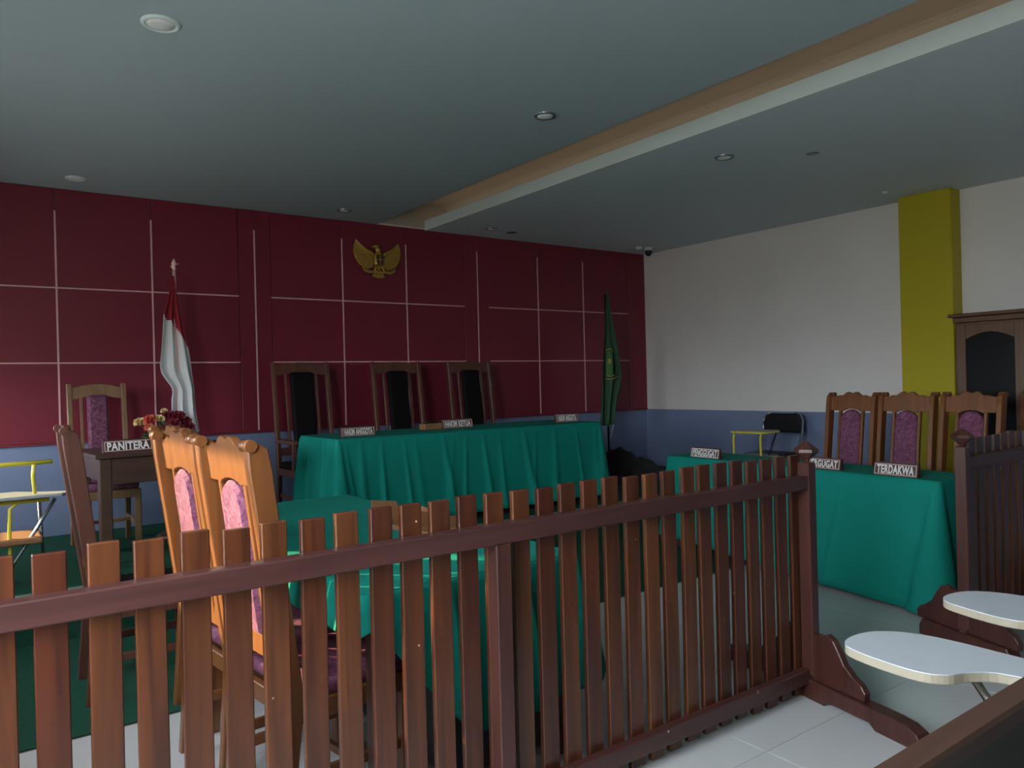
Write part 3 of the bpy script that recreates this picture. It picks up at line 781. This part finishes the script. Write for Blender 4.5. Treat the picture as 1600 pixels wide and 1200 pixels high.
bm = BM(); add_ball(bm, (0, -.03, -.01), .045, .028, .095, 14); obj('body', bm, 'gold', gz)
bm = BM(); add_tube(bm, [(0, -.03, .06), (-.005, -.035, .10), (-.02, -.035, .125)], [.026, .024, .02], 10); add_ball(bm, (-.02, -.036, .128), .026, .022, .022)
add_tube(bm, [(-.04, -.036, .128), (-.06, -.036, .122), (-.066, -.036, .110)], [.012, .008, .002], 6); obj('head', bm, 'gold', gz)
bm = BM(); add_prism(bm, [(-.034, .045), (.034, .045), (.036, -.01), (.02, -.05), (0, -.065), (-.02, -.05), (-.036, -.01)], .012, XZ(-.07), bev=.003)
sh = obj('shield', bm, 'signwood', gz)
bm = BM(); add_box(bm, -.034, .034, -.073, -.069, -.004, .004); add_box(bm, -.003, .003, -.073, -.069, -.055, .04); add_ball(bm, (0, -.07, 0), .011, .006, .012); obj('shield_charge', bm, 'gold', sh)
bm = BM()
for k in range(5):
    a = math.radians(-90 + 13 * (k - 2)); add_prism(bm, [(0.012 * math.cos(a + PI / 2), -.08 + .012 * math.sin(a + PI / 2)), (.11 * math.cos(a) + .014 * math.cos(a + PI / 2), -.07 + .095 * math.sin(a)), (.115 * math.cos(a), -.07 + .10 * math.sin(a)), (.11 * math.cos(a) - .014 * math.cos(a + PI / 2), -.07 + .095 * math.sin(a)), (-.012 * math.cos(a + PI / 2), -.08 - .012 * math.sin(a + PI / 2))], .012, XZ(-.02 - .002 * k))
obj('tail', bm, 'gold', gz)
for s in (-1, 1):
    bm = BM(); add_tube(bm, [(s * .022, -.04, -.05), (s * .04, -.045, -.085), (s * .045, -.045, -.115)], [.018, .012, .01], 8); obj('leg', bm, 'gold', gz)
bm = BM()
pl = [(-.165, -.075), (-.15, -.10), (-.11, -.118), (-.05, -.113), (0, -.122), (.05, -.113), (.10, -.118), (.135, -.10), (.15, -.085)]
add_prism(bm, [(x, z + .012) for x, z in pl] + [(x, z - .014) for x, z in reversed(pl)], .010, XZ(-.055), bev=.002); obj('ribbon', bm, 'gold', gz)

# ---------------------------------------------------------------- flowers on the desk
fp = thing('flower_arrangement', 'bowl of coral, cream and maroon flowers on the clerk desk', 'flowers', (1.22, 5.92, 1.011))
bm = BM(); add_lathe(bm, [(.05, 0), (.07, .02), (.085, .06), (.08, .085), (.06, .085)], 16); obj('bowl', bm, 'pot', fp)
rnd = random.Random(9)
def flower(name, c, r, mat, n_=14):
    bm = BM(); c = Vector(c)
    for k in range(n_):
        a = 2.4 * k; t_ = .35 + .65 * k / n_
        d = Vector((math.cos(a) * t_, math.sin(a) * t_, 1.1 - t_)).normalized()
        p = c + d * r * .5; sx = d.orthogonal().normalized(); sy = d.cross(sx)
        q = [c + d * r * .15] + [p + (sx * math.cos(th) + sy * math.sin(th)) * r * .38 + d * r * (.18 + .12 * math.sin(3 * th + k)) for th in (0, 1.05, 2.1, 3.14, 4.2, 5.2)]
        vs = [bm.verts.new(v) for v in q]
        for i in range(1, 7): bm.faces.new((vs[0], vs[i], vs[i % 6 + 1]))
    add_ball(bm, c + Vector((0, 0, r * .1)), r * .35, r * .35, r * .3, 8)
    return obj(name, bm, mat, fp)
for (x, z, r, mt, y) in ((-.17, .16, .06, 'petal3', 0), (-.11, .175, .065, 'petal1', -.03), (-.12, .125, .05, 'petal1', -.06), (-.05, .18, .055, 'petal3', -.03),
                         (.02, .20, .065, 'petal2', 0), (.08, .19, .07, 'petal2', -.02), (.13, .15, .065, 'petal2', 0), (.05, .145, .06, 'petal2', -.05), (.16, .11, .055, 'petal2', .0), (-.01, .24, .035, 'petal3', 0)):
    flower('flower', (x, y, z), r, mt)
bm = BM()
for k in range(26):
    a = rnd.uniform(0, 2 * PI); r_ = rnd.uniform(.05, .17); x, y, z = r_ * math.cos(a), r_ * math.sin(a) * .7, rnd.uniform(.05, .15)
    if k < 9: x, y, z = -.16 + rnd.uniform(-.05, .06), -.05 + rnd.uniform(-.03, .03), rnd.uniform(.02, .09)
    d = Vector((rnd.uniform(-1, 1), rnd.uniform(-1, 1), rnd.uniform(-.2, .6))).normalized(); sx = d.orthogonal().normalized(); c = Vector((x, y, z))
    q = [c, c + d * .03 + sx * .018, c + d * .065, c + d * .03 - sx * .018, c + d * .032 + d.cross(sx) * .008]
    vs = [bm.verts.new(v) for v in q]
    for f in ((0, 1, 4), (1, 2, 4), (2, 3, 4), (3, 0, 4)): bm.faces.new([vs[i] for i in f])
obj('leaves', bm, 'leaf', fp)
bm = BM()
for (x, z) in ((-.15, .14), (-.1, .16), (0, .18), (.07, .17), (.13, .14), (-.05, .17)): add_tube(bm, [(0, 0, .06), (x * .5, 0, z * .6), (x, -.01, z)], .004, 5)
obj('stems', bm, 'leaf', fp)

# ---------------------------------------------------------------- cabinet at right
cb = thing('cabinet', 'tall dark wooden cabinet with black arched glass doors against the right wall', 'cabinet', (6.75, 2.2, 0))
def cbox(name, b, mat='cab', parent=None, bev=.003): return boxo(name, b, mat, parent or cb, bev)
y0, y1 = -1.0, .75
cbox('carcass', (.03, .50, y0, y1, .06, 1.80))
cbox('plinth', (.02, .50, y0 + .02, y1 - .02, 0, .06))
bm = BM(); add_box(bm, -.01, .51, y0 - .01, y1 + .01, 1.80, 1.845, bev=.006); add_box(bm, -.035, .52, y0 - .035, y1 + .04, 1.845, 1.875, bev=.008); obj('cornice', bm, 'cab', cb)
def cab_door(ya, yb):
    d = thing('door', None, None); del_ = d
    d.parent = cb
    w0, w1 = ya + .07, yb - .07; zb, zt = .16, 1.66
    bm = BM()
    add_box(bm, 0, .03, ya, w0, .08, 1.78, bev=.003); add_box(bm, 0, .03, w1, yb, .08, 1.78, bev=.003); add_box(bm, 0, .03, w0, w1, .08, zb, bev=.003)
    arch = [(w0, 1.78), (w1, 1.78), (w1, zt)] + [(w1 + (w0 - w1) * k / 10, zt + .055 * max(0, math.sin(PI * k / 10))) for k in range(1, 10)] + [(w0, zt)]
    add_prism(bm, arch, .03, YZ(0), bev=.002)
    obj('door_frame', bm, 'cab', d)
    boxo('door_glass', (.012, .018, w0 - .005, w1 + .005, zb - .005, zt + .06), 'blackglass', d)
    bm = BM(); add_lathe(bm, [(.006, 0), (.006, .015), (.013, .02), (.012, .03), (.003, .034)], 10)
    bmesh.ops.transform(bm, matrix=Matrix.Translation((0, ya + .035, .95)) @ Matrix.Rotation(-PI / 2, 4, 'Y'), verts=bm.verts); obj('knob', bm, 'steel', d)
cab_door(.235, .735); cab_door(-.275, .225); cab_door(-.785, -.285)

# ---------------------------------------------------------------- folding chair and yellow writing stands
fc = thing('folding_chair', 'black padded folding chair against the blue wainscot of the right wall', 'chair', (6.88, 4.85, 0), PI)
k = 1.27
bm = BM(); w2 = .235
out = [(-w2 + .03, .80), (w2 - .03, .80), (w2, .83), (w2 + .0, .90), (w2 - .04, .975), (w2 - .10, 1.0), (-w2 + .10, 1.0), (-w2 + .04, .975), (-w2, .90), (-w2, .83)]
add_prism(bm, out, .03, YZ(-.235), bev=.01); obj('backrest', bm, 'black', fc)
bm = BM(); add_box(bm, -.20, .20, -.20, .20, .56, .60, bev=.018, seg=3); obj('seat', bm, 'black', fc)
for s in (-1, 1):
    bm = BM(); add_tube(bm, [(-.235, s * (w2 - .09), 1.005), (-.235, s * (w2 - .03), .985), (-.232, s * w2, .93), (-.21, s * (w2 + .005), .8), (-.10, s * w2, .56), (.22, s * w2, .0)], .013, 8); obj('front_leg', bm, 'steel', fc)
    bm = BM(); add_tube(bm, [(.12, s * (w2 - .02), .56), (-.24, s * (w2 - .02), 0)], .012, 8); obj('rear_leg', bm, 'steel', fc)
bm = BM(); add_tube(bm, [(.17, -w2, .10), (.17, w2, .10)], .009, 8); obj('stretcher', bm, 'steel', fc)

def writing_stand(label, loc, rz, zt, zs, top='greytop', wdt=.40, grp=None):
    t = thing('writing_chair', label, 'chair', loc, rz, grp)
    def slab(name, z, x0, x1, y0_, y1_, mat, par):
        bm = BM(); pts = []
        for cx_, cy_, a0 in ((x1 - .07, y1_ - .07, 0), (x0 + .07, y1_ - .07, 1), (x0 + .07, y0_ + .07, 2), (x1 - .07, y0_ + .07, 3)):
            for q in range(5): pts.append((cx_ + .07 * math.cos(PI / 2 * (a0 + q / 4)), cy_ + .07 * math.sin(PI / 2 * (a0 + q / 4))))
        add_prism(bm, pts, .016, Matrix.Translation((0, 0, z)), bev=.003); o = obj(name, bm, mat, par)
        bm = BM(); ring = [(x * 1.0, y, z + .002) for x, y in pts] + [(pts[0][0], pts[0][1], z + .002)]
        add_tube(bm, ring, .011, 6); obj('rim', bm, 'ytube', o)
    slab('tablet', zt, -.16, .16, -wdt / 2, wdt / 2, top, t)
    slab('seat', zs, -.20, .17, -wdt / 2 + .03, wdt / 2 - .03, top, t)
    for y in (-wdt / 2 + .05, wdt / 2 - .05):
        bm = BM(); add_tube(bm, [(-.13, y, zt), (-.15, y, zt - .06), (-.14, y, zs - .05), (-.15, y, 0)], .012, 8); obj('leg', bm, 'ytube', t)
        bm = BM(); add_tube(bm, [(.15, y, zs), (.17, y, 0)], .012, 8); obj('leg', bm, 'ytube', t)
    bm = BM(); add_tube(bm, [(.14, -wdt / 2 + .05, zt - .01), (.02, -wdt / 2 + .07, zs + .02)], .008, 6); obj('brace', bm, 'black', t)
    return t
writing_stand('yellow-framed writing chair in front of the black folding chair', (6.42, 4.70, 0), math.radians(4), .845, .60)
lw = thing('writing_chair', 'yellow-framed writing chair at the left edge under the blue wainscot', 'chair', (.30, 5.45, .28))
bm = BM(); pts = [(-.42, -.16), (.20, -.16), (.235, -.13), (.235, -.06), (.10, .02), (-.02, .14), (-.42, .16)]
add_prism(bm, pts, .02, Matrix.Translation((0, 0, .505)), bev=.004); obj('tablet', bm, 'greytop', lw)
bm = BM(); add_tube(bm, [(-.45, -.12, .715), (-.2, -.12, .712), (.16, -.12, .716)], .013, 8); add_tube(bm, [(.065, -.12, .712), (.058, -.12, .64), (.065, -.12, .53)], .010, 8); obj('back_bar', bm, 'ytube', lw)
bm = BM(); add_tube(bm, [(-.42, -.10, .485), (-.1, -.10, .487), (.14, -.10, .49)], .013, 8); add_tube(bm, [(-.02, -.10, .485), (-.06, -.1, .45), (-.065, -.1, .28), (-.06, -.1, 0)], .010, 8); obj('frame', bm, 'ytube', lw)
bm = BM(); add_tube(bm, [(.17, -.10, .49), (.06, -.10, .30), (-.04, -.10, .14), (-.12, -.1, 0)], .010, 8); add_tube(bm, [(.10, .1, .49), (.12, .1, 0)], .010, 8); obj('leg', bm, 'steel', lw)
bm = BM(); add_box(bm, -.42, .10, -.14, .20, .235, .275, bev=.012, seg=2); obj('seat', bm, 'card', lw)

# white tablet chairs in the right foreground, facing +y
def tablet_chair(label, loc, rz, grp):
    t = thing('tablet_chair', label, 'chair', loc, rz, grp)
    # paddle tablet: arm along x = .25, paddle spreads inward (-x)
    outl = [(.31, -.12), (.305, .20), (.30, .42), (.27, .52), (.21, .575), (.13, .585), (.075, .565), (.05, .52), (.035, .42), (.04, .35), (.07, .31), (.12, .29), (.165, .25), (.185, .17), (.19, .05), (.19, -.12)]
    P2 = []
    n_ = len(outl)                      # Catmull-Rom rounding
    for i in range(n_):
        p0, p1, p2, p3 = (Vector(outl[(i + q) % n_]) for q in (-1, 0, 1, 2))
        for q in range(4):
            u = q / 4; P2.append(tuple(.5 * ((2 * p1) + (p2 - p0) * u + (2 * p0 - 5 * p1 + 4 * p2 - p3) * u * u + (3 * p1 - p0 - 3 * p2 + p3) * u ** 3)))
    bm = BM(); add_prism(bm, P2, .022, Matrix.Translation((0, 0, .697)), bev=.002); tb_ = obj('tablet', bm, 'edge', t)
    bm = BM(); add_prism(bm, P2, .0025, Matrix.Translation((0, 0, .7185))); obj('laminate', bm, 'tablet', tb_)
    bm = BM(); add_tube(bm, [(.17, .31, .70), (.215, .16, .45), (.22, .14, .40)], .010, 8); obj('support_rod', bm, 'chrome', t)
    bm = BM(); add_box(bm, -.20, .20, -.22, .18, .42, .46, bev=.015, seg=2); obj('seat', bm, 'black', t)
    bm = BM(); add_box(bm, -.20, .20, -.285, -.255, .62, .84, bev=.012, seg=2); obj('backrest', bm, 'black', t)
    for s in (-1, 1):
        bm = BM(); add_tube(bm, [(s * .215, -.27, .84), (s * .215, -.24, .60), (s * .215, -.16, .42), (s * .215, .17, 0.01)], .011, 8); obj('leg', bm, 'chrome', t)
        bm = BM(); add_tube(bm, [(s * .20, .12, .42), (s * .20, -.26, 0.01)], .011, 8); obj('leg', bm, 'chrome', t)
    bm = BM(); add_tube(bm, [(.225, -.2, .52), (.225, -.18, .69)], .010, 8); obj('arm_post', bm, 'chrome', t)
    return t
GT = 'white tablet chairs at the right'
tc1 = tablet_chair('white writing-tablet arm nearest the camera, with chrome support rod', (1.70, .50, 0), math.radians(-2), GT)
dup(tc1, 'white writing-tablet chair arm farther right, before the shaded fence section', (2.215, .535, 0), math.radians(-8), GT)

# dark bench back in the right foreground
bn = thing('bench', 'dark wooden bench back in the bottom right corner', 'bench', (0.9, .46, 0))
boxo('top_rail', (-.75, .52, .015, .06, .868, .90), 'desk', bn, bev=.005)
bm = BM(); add_box(bm, -.73, .485, .025, .05, .48, .868); obj('back_panel', bm, 'black', bn)
bm = BM(); add_box(bm, -.75, .50, -.40, .02, .41, .45, bev=.006); obj('seat', bm, 'rail', bn)
for x in (-.74, .455):
    boxo('leg', (x, x + .045, .018, .062, 0, .85), 'rail', bn, bev=.003); boxo('leg', (x, x + .045, -.39, -.35, 0, .41), 'rail', bn, bev=.003)

# ---------------------------------------------------------------- ceiling fittings
def downlight(label, x, y, z, r, plain_=False):
    t = thing('downlight', label, 'lamp', (x, y, z), 0, 'recessed ceiling downlights')
    bm = BM()
    n_ = 28; prof = [(r, 0.001), (r, -.006), (r * .90, -.012), (r * .78, -.010), (r * .74, .0)]
    rings = [[bm.verts.new((a * math.cos(2 * PI * k / n_), a * math.sin(2 * PI * k / n_), c)) for k in range(n_)] for a, c in prof]
    for A_, B_ in zip(rings, rings[1:]):
        for k in range(n_):
            f = bm.faces.new((A_[k], A_[(k + 1) % n_], B_[(k + 1) % n_], B_[k])); f.smooth = True
    obj('trim_ring', bm, 'lip' if plain_ else 'steel', t)
    bm = BM(); add_lathe(bm, [(r * .76, -.001), (r * .70, -.010), (r * .4, -.016), (.001, -.018)], 24); obj('lens', bm, 'lens', t)
for q in (('large white flush ceiling lamp at upper left', .767, 3.617, ZC, .082, True), ('silver-ringed downlight in the middle of the main ceiling', 2.948, 3.619, ZC, .068),
          ('small downlight above the eagle emblem near the red wall', 2.93, 6.56, ZC, .065), ('faint downlight near the red wall at far left', .765, 6.577, ZC, .07, True),
          ('downlight in the middle of the lower right ceiling', 4.60, 3.576, 3.02, .07), ('downlight on the lower ceiling near the red wall', 4.573, 6.55, 3.02, .062),
          ('tiny downlight near the yellow pilaster', 6.753, 3.507, 3.02, .028, True)):
    downlight(*q)
for lab, x, y, r in (('thin dark round cover plate on the right ceiling', 5.104, 3.178, .045), ('dark round cover plate near the red wall ceiling edge', 4.884, 6.62, .06)):
    bm = BM(); add_lathe(bm, [(r, .001), (r, -.004), (r * .6, -.007), (.001, -.008)], 20)
    tag(obj('cover_plate', bm, 'steel', None), lab, 'cover plate').location = (x, y, 3.02)
cv = thing('security_camera', 'black dome security camera hanging in the ceiling corner', 'camera', (6.93, 6.56, 3.02))
bm = BM(); add_lathe(bm, [(.05, .001), (.05, -.03), (.045, -.04), (.001, -.041)], 18); obj('housing', bm, 'lip', cv)
bm = BM(); add_lathe(bm, [(.043, -.04), (.043, -.06), (.036, -.085), (.02, -.104), (.001, -.11)], 18); obj('dome', bm, 'black', cv)
bm = BM(); add_lathe(bm, [(.045, .001), (.045, -.012), (.03, -.03), (.001, -.032)], 16)
tag(obj('sensor', bm, 'lip'), 'small white ceiling sensor beside the dome camera', 'sensor').location = (6.80, 6.60, 3.02)
